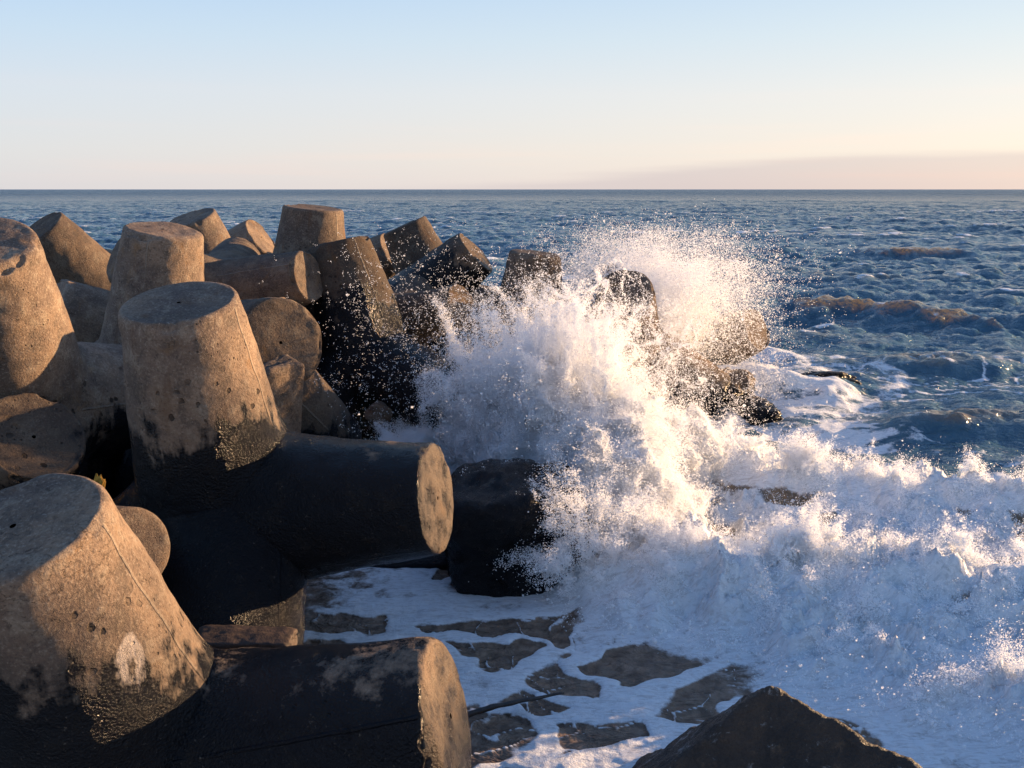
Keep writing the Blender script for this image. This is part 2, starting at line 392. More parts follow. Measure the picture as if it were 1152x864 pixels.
lt = wn('ShaderNodeMix', data_type='RGBA', blend_type='MULTIPLY'); L_(wm('MULTIPLY', streak, .8), lt.inputs[0])
L_(dk.outputs[2], lt.inputs[6]); lt.inputs[7].default_value = (1.08, 1.0, .97, 1)
bg = wn('ShaderNodeBackground'); bg.inputs[1].default_value = .15; L_(lt.outputs[2], bg.inputs[0])
wo = wn('ShaderNodeOutputWorld'); L_(bg.outputs[0], wo.inputs[0])
vs = sc.view_settings; vs.view_transform = 'Standard'; vs.look = 'None'; vs.exposure = 1.4; vs.gamma = 1; vs.use_curve_mapping = False
sc.cycles.max_bounces = 10; sc.cycles.diffuse_bounces = 5; sc.cycles.glossy_bounces = 4; sc.cycles.transparent_max_bounces = 16
sc.cycles.sample_clamp_indirect = 6

# ------------------------------------------------------------------ the sea
def ocean_tile(n, size, wind, seed, wdir, kmin=0, spread=2.):
    rng = np.random.default_rng(seed)
    k = np.fft.fftfreq(n, size/n)*2*np.pi
    kx, ky = np.meshgrid(k, k, indexing='ij'); kk = np.hypot(kx, ky); kk[0, 0] = 1e-6
    Lw = wind*wind/9.81
    c = np.abs(kx*math.cos(wdir)+ky*math.sin(wdir))/kk
    P_ = np.exp(-1/(kk*Lw)**2)/kk**4*(c**spread+.10)*np.exp(-(kk*size/n*1.2)**2)
    P_[kk < kmin] = 0; P_[0, 0] = 0
    h = (rng.normal(size=(n, n))+1j*rng.normal(size=(n, n)))*np.sqrt(P_)
    H = np.fft.ifft2(h).real; sd = H.std()
    dx = np.fft.ifft2(-1j*kx/kk*h).real/sd; dy = np.fft.ifft2(-1j*ky/kk*h).real/sd
    return H/sd, dx, dy
def samp(tile, x, y, size, rot=0.):
    c_, s_ = math.cos(rot), math.sin(rot)
    X = (x*c_+y*s_)/size; Y = (-x*s_+y*c_)/size
    n = tile.shape[0]; fx = (X % 1)*n; fy = (Y % 1)*n
    i = fx.astype(int) % n; j = fy.astype(int) % n; a = fx-np.floor(fx); b = fy-np.floor(fy)
    i2, j2 = (i+1) % n, (j+1) % n
    return tile[i, j]*(1-a)*(1-b)+tile[i2, j]*a*(1-b)+tile[i, j2]*(1-a)*b+tile[i2, j2]*a*b

rr = [1.8]
while rr[-1] < 300: rr.append(rr[-1]*(1+.0038+.0000*rr[-1]))
while rr[-1] < 40000: rr.append(rr[-1]*1.03)
rr = np.array(rr); az = np.linspace(R(-52), R(50), 1120)
RR, AZ = np.meshgrid(rr, az, indexing='ij')
X, Y = RR*np.sin(AZ), RR*np.cos(AZ)

WD = R(250)            # the waves run towards the viewer and the pile
T1 = ocean_tile(512, 90, 7.0, 3, WD)
T2 = ocean_tile(512, 13, 2.2, 4, WD+.3, spread=.8)
T3 = ocean_tile(512, 4.3, 1.5, 5, WD-.4, spread=.6)
def lod(size_res): return 1/(1+(RR/size_res)**3)

def seg_dist(x, y, pts):
    """distance to a polyline, signed across it, and position along it"""
    best = np.full_like(x, 1e9); sg = np.zeros_like(x); al = np.zeros_like(x); L0 = 0
    for (ax, ay), (bx, by) in zip(pts[:-1], pts[1:]):
        dx, dy = bx-ax, by-ay; l2 = dx*dx+dy*dy
        t = np.clip(((x-ax)*dx+(y-ay)*dy)/l2, 0, 1)
        px, py = x-ax-t*dx, y-ay-t*dy; d = np.hypot(px, py)
        m = d < best; best = np.where(m, d, best)
        sg = np.where(m, (dx*(y-ay)-dy*(x-ax))/math.sqrt(l2), sg); al = np.where(m, L0+t*math.sqrt(l2), al)
        L0 += math.sqrt(l2)
    return best, sg, al
def poly_sd(x, y, pts):
    """signed distance to a closed polygon, positive inside"""
    d, _, _ = seg_dist(x, y, pts+[pts[0]])
    ins = np.zeros_like(x, bool)
    for (ax, ay), (bx, by) in zip(pts, pts[1:]+[pts[0]]):
        if ay == by: continue
        ins ^= ((ay > y) != (by > y)) & (x < (bx-ax)*(y-ay)/(by-ay)+ax)
    return np.where(ins, d, -d)

SURF = [(-.2, 8.6), (.1, 7.9), (.8, 6.95), (1.68, 6.3), (2.13, 5.85), (2.75, 5.3), (3.4, 4.6), (7, 4.4), (9, 7.2), (6.6, 10.1), (5.0, 10.3), (3.9, 10.7), (3.0, 11.6), (2.4, 13.0), (1.4, 13.2), (0.0, 11.5)]
POOL = [(-3.2, 9.6), (-1.5, 9.2), (.3, 8.4), (1.7, 7.7), (2.7, 7.1), (4.4, 5.8), (6, 3.5), (2, 2), (-4, 2), (-4, 6)]
PILE = [(-30, 4), (-30, 40), (-9, 30), (-1, 19), (1.8, 17), (2.0, 13.6), (.2, 11), (-.3, 9), (-1.0, 7.2), (-.6, 5.0), (-1.2, 2.0), (-10, 1)]
def local_height(x, y, lvl=1.):
    """height, foam, silt"""
    wx = .35*fbm2(x*.9, y*.9, 3, 40); wy = .35*fbm2(x*.9+7, y*.9, 3, 41)
    sd = poly_sd(x+wx*.8, y+wy*.8, SURF)
    S = sstep(-.12, .38, sd)
    pool = sstep(-.1, .7, poly_sd(x, y, POOL)+.15*wx)
    h = np.zeros_like(x); foam = np.zeros_like(x); silt = np.zeros_like(x); crest = np.zeros_like(x)
    # ridges: (polyline, height, width ahead (towards viewer), width behind, foam)
    ridges = [
        ([(.4, 8.2), (1.0, 7.55), (1.6, 7.35), (2.3, 7.25), (3.2, 7.05), (4.2, 6.9), (6.5, 6.6)], .46, .42, .55, 1.),
        ([(1.7, 10.6), (2.3, 9.85), (3.0, 9.45), (3.9, 9.05), (4.9, 8.9), (7.5, 8.6)], .42, .35, .6, 1.),
        ([(.9, 11.6), (1.7, 11.3), (2.3, 11.3), (2.9, 10.9)], .42, .5, .5, .9),
        ([(3.2, 16.4), (4.3, 15.6), (5.0, 15.3), (5.6, 15.0)], .34, .35, .7, 1.),
        ([(2.8, 19.0), (4.0, 18.4), (5.5, 18.2)], .30, .5, .9, .75),
        ([(6.4, 24.8), (7.4, 24.6), (8.6, 25.2), (9.6, 24.3), (10.6, 22.4), (11.6, 21.2)], .50, .65, 1.5, .42),
        ([(17.2, 48), (19, 48.6), (21, 48.2), (23, 47.4)], .46, .9, 2.4, .12),
        ([(5.0, 12.9), (6.3, 13.3), (8.2, 13.2)], .22, .45, .8, .12),
        ([(6.2, 17.5), (7.6, 17.2), (9., 17.4)], .22, .5, .9, .1),
        ([(30, 60), (34, 61), (38, 60)], .6, 1., 2.4, .1),
    ]
    for pts, H, wa, wb, fo in ridges:
        k = 1 if pts[0][1] < 20 else 2.2
        d, sg, al = seg_dist(x+wx*k*.7, y+wy*k*.8, pts)
        Lt = sum(math.dist(a, b) for a, b in zip(pts[:-1], pts[1:]))
        end = sstep(-.01, .22, al/Lt)*sstep(1.01, .75, al/Lt)
        if pts[-1][0] in (6.5, 7.5): end = sstep(-.01, .1, al/Lt)
        prof = np.where(sg < 0, np.exp(-(d/wa)**2), np.exp(-(d/wb)**2))*end*(.8+.45*noise2(al*1.3/k, d*0, 77)+.22*fbm2(x*1.7/k, y*2.7/k, 4, 78)*(fo < .5))
        h = h+H*prof
        if fo < .5:
            silt = np.maximum(silt, sstep(.45, 1., prof)*.8); crest = np.maximum(crest, (k > 1)*sstep(.40, .9, prof+.25*fbm2(x*1.5/k, y*3/k, 3, 23)))
            foam = np.maximum(foam, .55*np.exp(-(np.abs(sg)/(.3*wa))**2)*end*(.3+1.2*np.clip(fbm2(x*2/k, y*2/k, 3, 19)+.1, 0, 1)))
        else:
            foam = np.maximum(foam, fo*sstep(.25, .7, prof)); silt = np.maximum(silt, .35*prof)
    # turbulent foam
    tb = fbm2(x*1.5+wx*2, y*1.5+wy*2, 2, 50)
    bil = 0; a = .13; f = 2.3
    for q in range(6):
        nz = noise2(x*f+wy*1.5, y*f+wx*1.5, 60+q)
        bil = bil+a*(1-np.abs(nz)*2.2 if q < 3 else np.abs(nz)*1.6-.3); a *= .56; f *= 2.07
    h0_ = h
    front = sstep(.5, 1.6, sd)
    hole = front*sstep(-.05, .35, fbm2(x*.95-3, y*1.5, 3, 88)-.25*(h0_-.2))
    h = h*(1-.18*S)+S*(.08+bil*(.75+.7*tb)*(1-.72*hole)*lvl)
    foam = np.maximum(foam, S*(1-.72*hole)); silt = np.maximum(silt, S*hole)
    return h, foam, silt, S, pool, sd, crest

near = RR < 66
h = np.zeros_like(X); foam = np.zeros_like(X); silt = np.zeros_like(X); S = np.zeros_like(X); pool = np.zeros_like(X); sdS = np.full_like(X, -50.); crest = np.zeros_like(X)
r_ = local_height(X[near], Y[near])
for arr, v in zip((h, foam, silt, S, pool, sdS, crest), r_): arr[near] = v
damp_ = np.clip(1-.93*pool, 0, 1)*np.clip(1-.75*S, .2, 1)
A1, A2, A3 = .080, .052, .026
l1, l2, l3 = lod(700), lod(220), lod(80)
grow = 1+.8*sstep(15, 60, RR)
H1, D1x, D1y = (samp(t, X, Y, 90) for t in T1)
H2, D2x, D2y = (samp(t, X, Y, 13, .4) for t in T2)
H3, D3x, D3y = (samp(t, X, Y, 4.3, 1.1) for t in T3)
calm = (.62+.38*sstep(14, 24, RR))*(.6+.4*sstep(-.6, .6, fbm2(X/26, Y/40, 3, 9))) #sstep(-.6, .6, fbm2(X/26, Y/40, 3, 9))
chop = A1*l1*grow*H1+calm*(A2*l2*grow*H2+A3*l3*1.2*H3)
Z = h+damp_*chop
ch = 1.2*damp_
X2 = X+ch*(A1*l1*grow*D1x+calm*(A2*l2*grow*D2x+A3*l3*D3x)); Y2 = Y+ch*(A1*l1*grow*D1y+calm*(A2*l2*grow*D2y+A3*l3*D3y))
# white streaks of spent foam on the water beyond the surf
zone = sstep(30, 12, Y+.8*np.abs(X-3.5))*sstep(-3.5, -.2, sdS)
lace_w = .5*fbm2(X*.7, Y*.7, 4, 31)
f1, f2, cid = worley(X*.9+lace_w*1.6, Y*.55+lace_w*2.2, 3)
lace = sstep(.20, .02, f2-f1)*sstep(-.5, .1, fbm2(X*.35, Y*.5, 3, 33))
foam = np.maximum(foam, .95*zone*lace*(1-pool)*(RR < 66))
arc, sga, ala = seg_dist(X+lace_w*.8, Y+lace_w*.8, [(4.4, 19), (6.2, 18.3), (6.5, 16.6), (5.8, 15.0), (4.9, 13.6), (3.3, 12.7)])
foam = np.maximum(foam, .9*sstep(.42, .05, arc)*(.6+.5*noise2(ala*1.3, arc*2)))
slick = sstep(-.2, 1.4, poly_sd(X, Y, [(2.6, 21), (5.6, 20), (6.6, 17), (5.9, 14), (4, 12), (2.2, 13.5)])+lace_w)
foam = np.maximum(foam, .80*slick*(.75+.5*fbm2(X*1.1, Y*2.2, 4, 35)))
sw = 1.2*fbm2(X*.22, Y*.22, 3, 140)
strk = 1-np.abs(fbm2(X*.38+sw*1.6, Y*1.5+sw*2.2, 4, 141))*3.2
strk = sstep(.15, .95, strk)*sstep(26, 13, Y)*sstep(-.3, 1., X-.05*Y)*sstep(-.2, .35, fbm2(X*.25, Y*.4, 2, 142)+.15)
foam = np.maximum(foam, .85*strk*(1-pool)*(S < .2))
# whitecaps far out
cap = sstep(1.9, 2.9, H1*.8+H2*.75)*sstep(8, 25, RR)*(1-pool)
foam = np.maximum(foam, .75*cap*l2)
silt = np.maximum(silt, .5*sstep(1.2, 2.6, H1+.5*H2)*sstep(200, 20, RR)*(1-S)*(X > 0))
# foam lace in the quiet pool between the blocks
pw = .5*fbm2(X*.8, Y*.8, 4, 71); px_, py_ = X*1.25+pw*.9, Y*1.8+pw*1.3
f1, f2, cid = worley(px_, py_, 12)
g1, g2, c2 = worley(px_*2.6+pw, py_*2.6, 14)
dens = fbm2(X*.55+4, Y*.8, 3, 73)
edge = f2-f1
pf = sstep(.26+.26*dens, .11+.16*dens, edge)
pf = np.maximum(pf, .72*sstep(.15, .01, g2-g1)*sstep(-.3, .15, dens+.3*noise2(X*2, Y*2, 5)))
pf = np.maximum(pf, .8*(cid > .84)*sstep(.0, .1, edge))
pf = pf*(.78+.3*sstep(-.4, .3, fbm2(X*3, Y*4, 4, 79)))
pf = np.maximum(pf, sstep(-.55, .0, sdS+.6*pw)*.75)
foam_in = sstep(-1.9, -.5, X+.25*(8-Y))  # pool foam thins out towards the left and far side
foam = np.where(pool > .01, np.maximum(foam, pool*pf*(.35+.65*foam_in)), foam)
silt = np.maximum(silt, pool*(.9-.3*(cid > .55)))
Z = Z+pool*(1-S)*(.022*pf+.018*fbm2(X*1.7, Y*1.7, 3, 80)+.004*fbm2(X*11, Y*14, 2, 81))
NA = len(az); NR = len(rr)
V = np.stack([X2, Y2, Z], -1).reshape(-1, 3)
ii = (np.arange(NR-1)[:, None]*NA+np.arange(NA-1)[None]).ravel()
F_ = np.stack([ii, ii+1, ii+1+NA, ii+NA], 1)[:, ::-1]
# the rest of the sea, coarse, behind and beside the modelled sector
t = NT('sea_water')
fo = t.n('ShaderNodeAttribute', attribute_name='foam').outputs['Fac']
si = t.n('ShaderNodeAttribute', attribute_name='silt').outputs['Fac']
po = t.n('ShaderNodeAttribute', attribute_name='pool').outputs['Fac']
geo = t.n('ShaderNodeNewGeometry'); P3 = geo.outputs['Position']
sx = t.n('ShaderNodeSeparateXYZ', {0: P3})
dist = t.n('ShaderNodeVectorMath', {0: P3}, operation='LENGTH').outputs['Value']
n1 = t.noise(P3, 9., 6, .65, .4); n2 = t.noise(P3, 38., 5, .7); n3 = t.noise(P3, 2.2, 5, .6)
ff = t.math('ADD', fo, t.math('MULTIPLY', t.math('MULTIPLY', t.math('SUBTRACT', n1, .5), t.math('SUBTRACT', 1., t.math('MULTIPLY', po, .2))), 1.0))
ff = t.math('ADD', ff, t.math('MULTIPLY', t.math('MULTIPLY', t.math('SUBTRACT', n2, .5), t.math('SUBTRACT', 1., t.math('MULTIPLY', po, .4))), .5))
ff = t.math('MULTIPLY', t.mr(ff, .34, .70), t.mr(t.noise(t.n('ShaderNodeMapping', {0: P3, 3: (3., 9., 3.)}).outputs[0], 3., 6, .7, 1.2), .30, .58, .62, 1.))
ff = t.math('MULTIPLY', ff, t.mr(fo, .02, .12))
wc = t.mix(t.mr(n3, .3, .7), (.036, .094, .140), (.066, .140, .188))
wc = t.mix(t.mr(dist, 60., 500.), wc, (.030, .085, .15))
wc = t.mix(si, wc, t.mix(t.mr(n3, .3, .7), (.22, .15, .09), (.14, .11, .08)))
wc = t.mix(t.math('MULTIPLY', po, .92), wc, t.mix(t.mr(n1, .35, .65), (.13, .09, .065), (.27, .19, .135)))
fine = t.mr(dist, 20., 160., 1., 0.)
mpw = t.n('ShaderNodeMapping', {0: P3, 3: (1., 1.6, 1.)}).outputs[0]
rip = t.noise(mpw, 5.5, 4, .6, .5)
rip2 = t.noise(mpw, 1.1, 5, .62, .3)
far = t.noise(t.n('ShaderNodeMapping', {0: P3, 3: (.16, .30, 1.)}).outputs[0], 1., 6, .65)
hb = t.math('MULTIPLY', rip, t.math('MULTIPLY', fine, .085))
hb = t.math('ADD', hb, t.math('MULTIPLY', rip2, t.mr(dist, 12., 200., .16, .85)))
hb = t.math('ADD', hb, t.math('MULTIPLY', far, t.mr(dist, 50., 500., 0., 2.6)))
bw = t.n('ShaderNodeBump', {'Height': hb, 'Strength': 1., 'Distance': 1.})
water = t.n('ShaderNodeBsdfPrincipled', {'Base Color': wc, 'Roughness': t.mr(dist, 20., 800., .09, .28), 'IOR': 1.33, 'Specular IOR Level': t.math('MULTIPLY', t.mr(dist, 15., 400., .46, .06), t.math('SUBTRACT', 1., t.math('MULTIPLY', po, .5))), 'Normal': bw.outputs[0]})
hf = t.math('ADD', t.math('MULTIPLY', n2, .5), t.math('ADD', n1, t.math('MULTIPLY', t.noise(P3, 130., 4, .7), .22)))
bf = t.n('ShaderNodeBump', {'Height': hf, 'Strength': .7, 'Distance': .035})
foam_b = t.n('ShaderNodeBsdfPrincipled', {'Base Color': (.80, .82, .83, 1), 'Roughness': .75, 'Normal': bf.outputs[0], 'Subsurface Weight': .0, 'Specular IOR Level': .3})
tr = t.n('ShaderNodeBsdfTranslucent', {0: (.8, .8, .8, 1), 'Normal': bf.outputs[0]})
fm = t.n('ShaderNodeMixShader', {0: .0, 1: foam_b.outputs[0], 2: tr.outputs[0]})
wtr = t.n('ShaderNodeBsdfTranslucent', {0: (.60, .38, .14, 1)})
water = t.n('ShaderNodeMixShader', {0: t.math('MULTIPLY', t.n('ShaderNodeAttribute', attribute_name='crest').outputs['Fac'], t.mr(n1, .38, .62, .05, .50)), 1: water.outputs[0], 2: wtr.outputs[0]})
mx = t.n('ShaderNodeMixShader', {0: ff, 1: water.outputs[0], 2: fm.outputs[0]})
t.t.links.new(mx.outputs[0], t.out.inputs[0])
M_SEA = t.m
me = mesh_np('sea_water', V, F_, M_SEA)
fattr(me, 'foam', foam); fattr(me, 'silt', silt); fattr(me, 'pool', pool); fattr(me, 'crest', crest)
tag(link('sea_water', me), kind='structure')

# ------------------------------------------------------------------ loose blocks, rocks, debris
def rock_mesh(name, dims, seed, boxy=.6, rough=.10, n=56, mat=None):
    """a cube sphere squared up by `boxy` and broken by noise"""
    g = np.linspace(-1, 1, n); A, B = np.meshgrid(g, g, indexing='ij'); A, B = A.ravel(), B.ravel(); o = np.ones_like(A)
    Vs, Fs = [], []
    ii = (np.arange(n-1)[:, None]*n+np.arange(n-1)).ravel(); q = np.stack([ii, ii+n, ii+n+1, ii+1], 1)
    for k, (a, b, c) in enumerate(((A, B, o), (B, A, -o), (o, A, B), (-o, B, A), (B, o, A), (A, -o, B))):
        Vs.append(np.stack([a, b, c], 1)); Fs.append(q+k*n*n)
    V = np.concatenate(Vs); F = np.concatenate(Fs)
    sph = V/np.linalg.norm(V, axis=1, keepdims=True)
    cube = V/(np.sum(np.abs(V)**9, 1, keepdims=True)**(1/9))
    V = cube*boxy+sph*(1-boxy)
    Nn = sph
    V = V+Nn*(fbm3(V[:, 0]*1.2+seed, V[:, 1]*1.2, V[:, 2]*1.2, 5, seed)*rough*1.6)[:, None]
    V = V*np.array(dims)
    V = V+Nn*(fbm3(V[:, 0]*6+seed, V[:, 1]*6, V[:, 2]*6, 4, seed+4)*.012)[:, None]
    me = mesh_np(name, V, F, mat or M_CON)
    import bmesh
    bm = bmesh.new(); bm.from_mesh(me); bmesh.ops.remove_doubles(bm, verts=bm.verts, dist=.0008)
    bmesh.ops.recalc_face_normals(bm, faces=bm.faces); bm.to_mesh(me); bm.free()
    return me
def rock(name, loc, rot, dims, seed, label, cat, wet, group=None, **k):
    o = link(name, rock_mesh(name, dims, seed, **k)); o.location = loc; o.rotation_euler = [R(a) for a in rot]; o['wet_line'] = wet; o['tone'] = .8
    return tag(o, label, cat, group)
rock('wet_block', (.02, 7.95, .36), (4, -3, 8), (.62, .62, .52), 5, 'squat dark wet block the splash bursts over, right of the long black leg', 'block', 3., boxy=.78, rough=.10)
rock('broken_slab', (-1.97, 7.95, 1.42), (6, 14, -30), (.12, .24, .42), 9, 'small pale broken slab wedged upright between two leaning tetrapods', 'slab', .2, boxy=.95, rough=.04)
rock('pebble_stone', (-1.50, 10.9, .70), (20, 30, 10), (.13, .10, .13), 12, 'small tan stone lodged on the dark ledge left of the splash', 'stone', .2, boxy=.7, rough=.14)
rock('concrete_ledge', (-1.05, 8.25, -.10), (2, -3, 2), (.95, .30, .16), 14, 'low flat wet ledge washed by foam below the black leg', 'ledge', 3., boxy=.9, rough=.04)
BOULD = [((2.45, 17.2, .62), (.66, .5, .5), 'rounded brown boulder farthest back in the haze of spray'),
         ((3.3, 14.9, .10), (.5, .4, .36), 'brown boulder at the lower end of the long sloping leg'),
         ((3.6, 14.1, -.08), (.6, .3, .22), 'low brown rock awash in foam, nearest the big splash'),
         ((4.9, 16.2, -.04), (.75, .35, .24), 'flat rock awash, farthest right in the white water')]
for k, (p, d, lab) in enumerate(BOULD):
    rock('boulder', p, (k*4, k*5-10, k*50), d, 20+k, lab, 'boulder', .25, 'boulders awash at the end of the breakwater', boxy=.4, rough=.2)
# the black rock rising into the lower right corner: a four-sided point
def point_rock():
    n = 150
    g = np.linspace(-1, 1, n); A, B = np.meshgrid(g, g, indexing='ij')
    W = 1.6
    x, y = np.sign(A)*np.abs(A)**1.5*W, np.sign(B)*np.abs(B)**1.5*W
    pl = np.stack([-1.5*y, .68*x+.65*y, -.86*x+.65*y, .95*y])
    z = -np.log(np.sum(np.exp(pl*80), axis=0))/80
    z = z+fbm2(x*3, y*3, 4, 7)*.022+fbm2(x*16, y*16, 5, 8)*.014
    V = np.stack([x, y, z], -1).reshape(-1, 3)
    ii = (np.arange(n-1)[:, None]*n+np.arange(n-1)).ravel()
    me = mesh_np('pointed_rock', V, np.stack([ii, ii+n, ii+n+1, ii+1], 1), M_ROCK)
    import bmesh
    bm = bmesh.new(); bm.from_mesh(me)
    ed = [e for e in bm.edges if e.is_boundary]
    r = bmesh.ops.extrude_edge_only(bm, edges=ed)
    vs_ = [v for v in r['geom'] if isinstance(v, bmesh.types.BMVert)]
    for v in vs_: v.co.z = min(v.co.z, -2.2)
    bmesh.ops.contextual_create(bm, geom=[e for e in bm.edges if e.is_boundary])
    bmesh.ops.recalc_face_normals(bm, faces=bm.faces); bm.to_mesh(me); bm.free()
    for p in me.polygons: p.use_smooth = True
    return me
def dark_rock():
    t = NT('lichened_rock')
    ob = t.n('ShaderNodeTexCoord').outputs['Object']
    a = t.noise(ob, 3., 6, .65); b = t.noise(ob, 16., 6, .7); c = t.noise(ob, 90., 3, .7)
    col = t.mix(t.mr(a, .35, .7), (.022, .020, .020), (.065, .047, .036))
    col = t.mix(t.math('MULTIPLY', t.mr(b, .55, .7), .6), col, (.12, .08, .052))
    lic = t.math('MULTIPLY', t.mr(t.noise(ob, 5., 6, .75, .5), .56, .62), t.mr(b, .4, .6))
    col = t.mix(t.math('MULTIPLY', lic, .9), col, (.30, .31, .32))
    h = t.math('ADD', b, t.math('MULTIPLY', c, .3))
    bp = t.n('ShaderNodeBump', {'Height': h, 'Strength': 1., 'Distance': .05})
    p = t.n('ShaderNodeBsdfPrincipled', {'Base Color': col, 'Roughness': t.mr(c, .3, .7, .45, .85), 'Normal': bp.outputs[0], 'Specular IOR Level': .4})
    t.t.links.new(p.outputs[0], t.out.inputs[0]); return t.m
M_ROCK = dark_rock()
o = link('pointed_rock', point_rock()); o.location = (1.145, 4.0, 1.065)
tag(o, 'black pointed rock with orange lit right edge rising in the lower right corner', 'rock')

# driftwood stick
def stick(name, pts, rads, mat, label, cat, n=10):
    P_ = np.array(pts, float); s = np.linspace(0, len(P_)-1, 40); P_ = np.stack([np.interp(s, np.arange(len(pts)), P_[:, k]) for k in range(3)], 1)
    P_ += .012*np.stack([noise2(s*2.3, s*0+k, 90+k) for k in range(3)], 1)
    rad = np.interp(s, np.arange(len(pts)), rads)*(1+.25*noise2(s*6, s*0, 95))
    T = np.gradient(P_, axis=0); T /= np.linalg.norm(T, axis=1, keepdims=True)
    a = np.cross(T, [0, 0, 1.]); a /= np.linalg.norm(a, axis=1, keepdims=True); b = np.cross(T, a)
    ph = np.arange(n)*2*math.pi/n
    V = (P_[:, None]+rad[:, None, None]*(np.cos(ph)[None, :, None]*a[:, None]+np.sin(ph)[None, :, None]*b[:, None])).reshape(-1, 3)
    F = [[i*n+j, i*n+(j+1) % n, (i+1)*n+(j+1) % n, (i+1)*n+j] for i in range(39) for j in range(n)]
    me = mesh_np(name, V, F, mat); 
    import bmesh
    bm = bmesh.new(); bm.from_mesh(me); bmesh.ops.contextual_create(bm, geom=[e for e in bm.edges if e.is_boundary]); bm.to_mesh(me); bm.free()
    return tag(link(name, me), label, cat)
def simple(name, col, rough=.6):
    t = NT(name); ob = t.n('ShaderNodeTexCoord').outputs['Object']; n_ = t.noise(ob, 24., 5, .7)
    c = t.mix(t.mr(n_, .3, .7), tuple(x*.5 for x in col), tuple(min(1, x*1.5) for x in col))
    b = t.n('ShaderNodeBump', {'Height': n_, 'Strength': .7, 'Distance': .01})
    p = t.n('ShaderNodeBsdfPrincipled', {'Base Color': c, 'Roughness': rough, 'Normal': b.outputs[0]}); t.t.links.new(p.outputs[0], t.out.inputs[0]); return t.m
M_WOOD = simple('wet_dark_wood', (.03, .022, .018), .4)
M_RUST = simple('rusty_old_timber', (.05, .03, .02), .75)
stick('driftwood_stick', [(-.45, 5.42, .02), (-.1, 5.52, .10), (.32, 5.70, .085)], [.020, .017, .008], M_WOOD, 'thin black driftwood stick lying across the foamy pool', 'stick')
me = rock_mesh('driftwood_beam', (.27, .10, .05), 33, .97, .05, 40, M_RUST)
o = link('driftwood_beam', me); o.location = (-1.50, 5.15, .70); o.rotation_euler = (R(6), R(2), R(4)); o['wet_line'] = 0
tag(o, 'short ragged brown timber beam wedged below the wet middle tetrapod', 'beam')
me = rock_mesh('golden_glint', (.035, .02, .09), 35, .5, .3, 24, simple('ochre_glint', (.45, .24, .03), .8))  # golden glint of sunlight on a leg, put in as an ochre solid
o = link('golden_glint', me); o.location = (-3.08, 7.0, 1.02); o.rotation_euler = (0, R(22), 0)
tag(o, 'sliver of golden glint caught in the dark gap between blocks', 'glint')

# dark rubble bed the blocks stand on
gx, gy = np.meshgrid(np.linspace(-34, 4, 240), np.linspace(-3, 42, 280), indexing='ij')
sdP = poly_sd(gx, gy, PILE)
gz = -1.6+2.1*sstep(-2.5, 5.0, sdP)+.35*fbm2(gx*.8, gy*.8, 5, 91)*sstep(-2.5, 1, sdP)
V = np.stack([gx, gy, gz], -1).reshape(-1, 3); n1_, n2_ = gx.shape
ii = (np.arange(n1_-1)[:, None]*n2_+np.arange(n2_-1)).ravel()
tag(link('ground', mesh_np('ground', V, np.stack([ii, ii+n2_, ii+n2_+1, ii+1], 1), M_ROCK)), kind='structure')

# ------------------------------------------------------------------ spray: clouds of real droplets
rng = np.random.default_rng(11)
def foam_mat():
    t = NT('white_spray')
    p = t.n('ShaderNodeBsdfPrincipled', {'Base Color': (.95, .955, .96, 1), 'Roughness': .55, 'Specular IOR Level': .4})
    tr = t.n('ShaderNodeBsdfTranslucent', {0: (.95, .955, .96, 1)})
    m = t.n('ShaderNodeMixShader', {0: .35, 1: p.outputs[0], 2: tr.outputs[0]})
    t.t.links.new(m.outputs[0], t.out.inputs[0]); return t.m
M_SPRAY = foam_mat()
NG = bpy.data.node_groups.new('droplets', 'GeometryNodeTree')
NG.interface.new_socket('Geometry', in_out='INPUT', socket_type='NodeSocketGeometry'); NG.interface.new_socket('Geometry', in_out='OUTPUT', socket_type='NodeSocketGeometry')
gi = NG.nodes.new('NodeGroupInput'); go = NG.nodes.new('NodeGroupOutput')
mtp = NG.nodes.new('GeometryNodeMeshToPoints'); na = NG.nodes.new('GeometryNodeInputNamedAttribute'); na.data_type = 'FLOAT'; na.inputs[0].default_value = 'rad'
sm = NG.nodes.new('GeometryNodeSetMaterial'); sm.inputs['Material'].default_value = M_SPRAY
NG.links.new(gi.outputs[0], mtp.inputs[0]); NG.links.new(na.outputs[0], mtp.inputs['Radius']); NG.links.new(mtp.outputs[0], sm.inputs[0]); NG.links.new(sm.outputs[0], go.inputs[0])
def droplets(name, P_, rad, label, cat, mist=4, rm=.0021, sg=.014):
    # every drop trails a cluster of much finer ones, so the cloud grades into mist
    k_ = np.repeat(np.arange(len(P_)), mist); sp_ = sg*(.35+rng.exponential(.8, len(k_)))
    Pm = P_[k_]+rng.normal(size=(len(k_), 3))*sp_[:, None]
    P_ = np.concatenate([P_, Pm]); rad = np.concatenate([rad*.66, rm*np.exp(rng.normal(size=len(k_))*.3)])
    me = bpy.data.meshes.new(name); me.vertices.add(len(P_)); me.vertices.foreach_set('co', np.asarray(P_, np.float32).ravel())
    fattr(me, 'rad', rad); me.materials.append(M_SPRAY); me.update()
    o = link(name, me); m = o.modifiers.new('droplets', 'NODES'); m.node_group = NG
    return tag(o, label, cat, kind='stuff')
def unit(v): return v/np.linalg.norm(v, axis=-1, keepdims=True)
def warp(P_, a, f, s):
    n_ = np.stack([fbm3(P_[:, 0]*f+k*9.1, P_[:, 1]*f, P_[:, 2]*f, 3, s+k) for k in range(3)], 1)
    return P_+a*n_
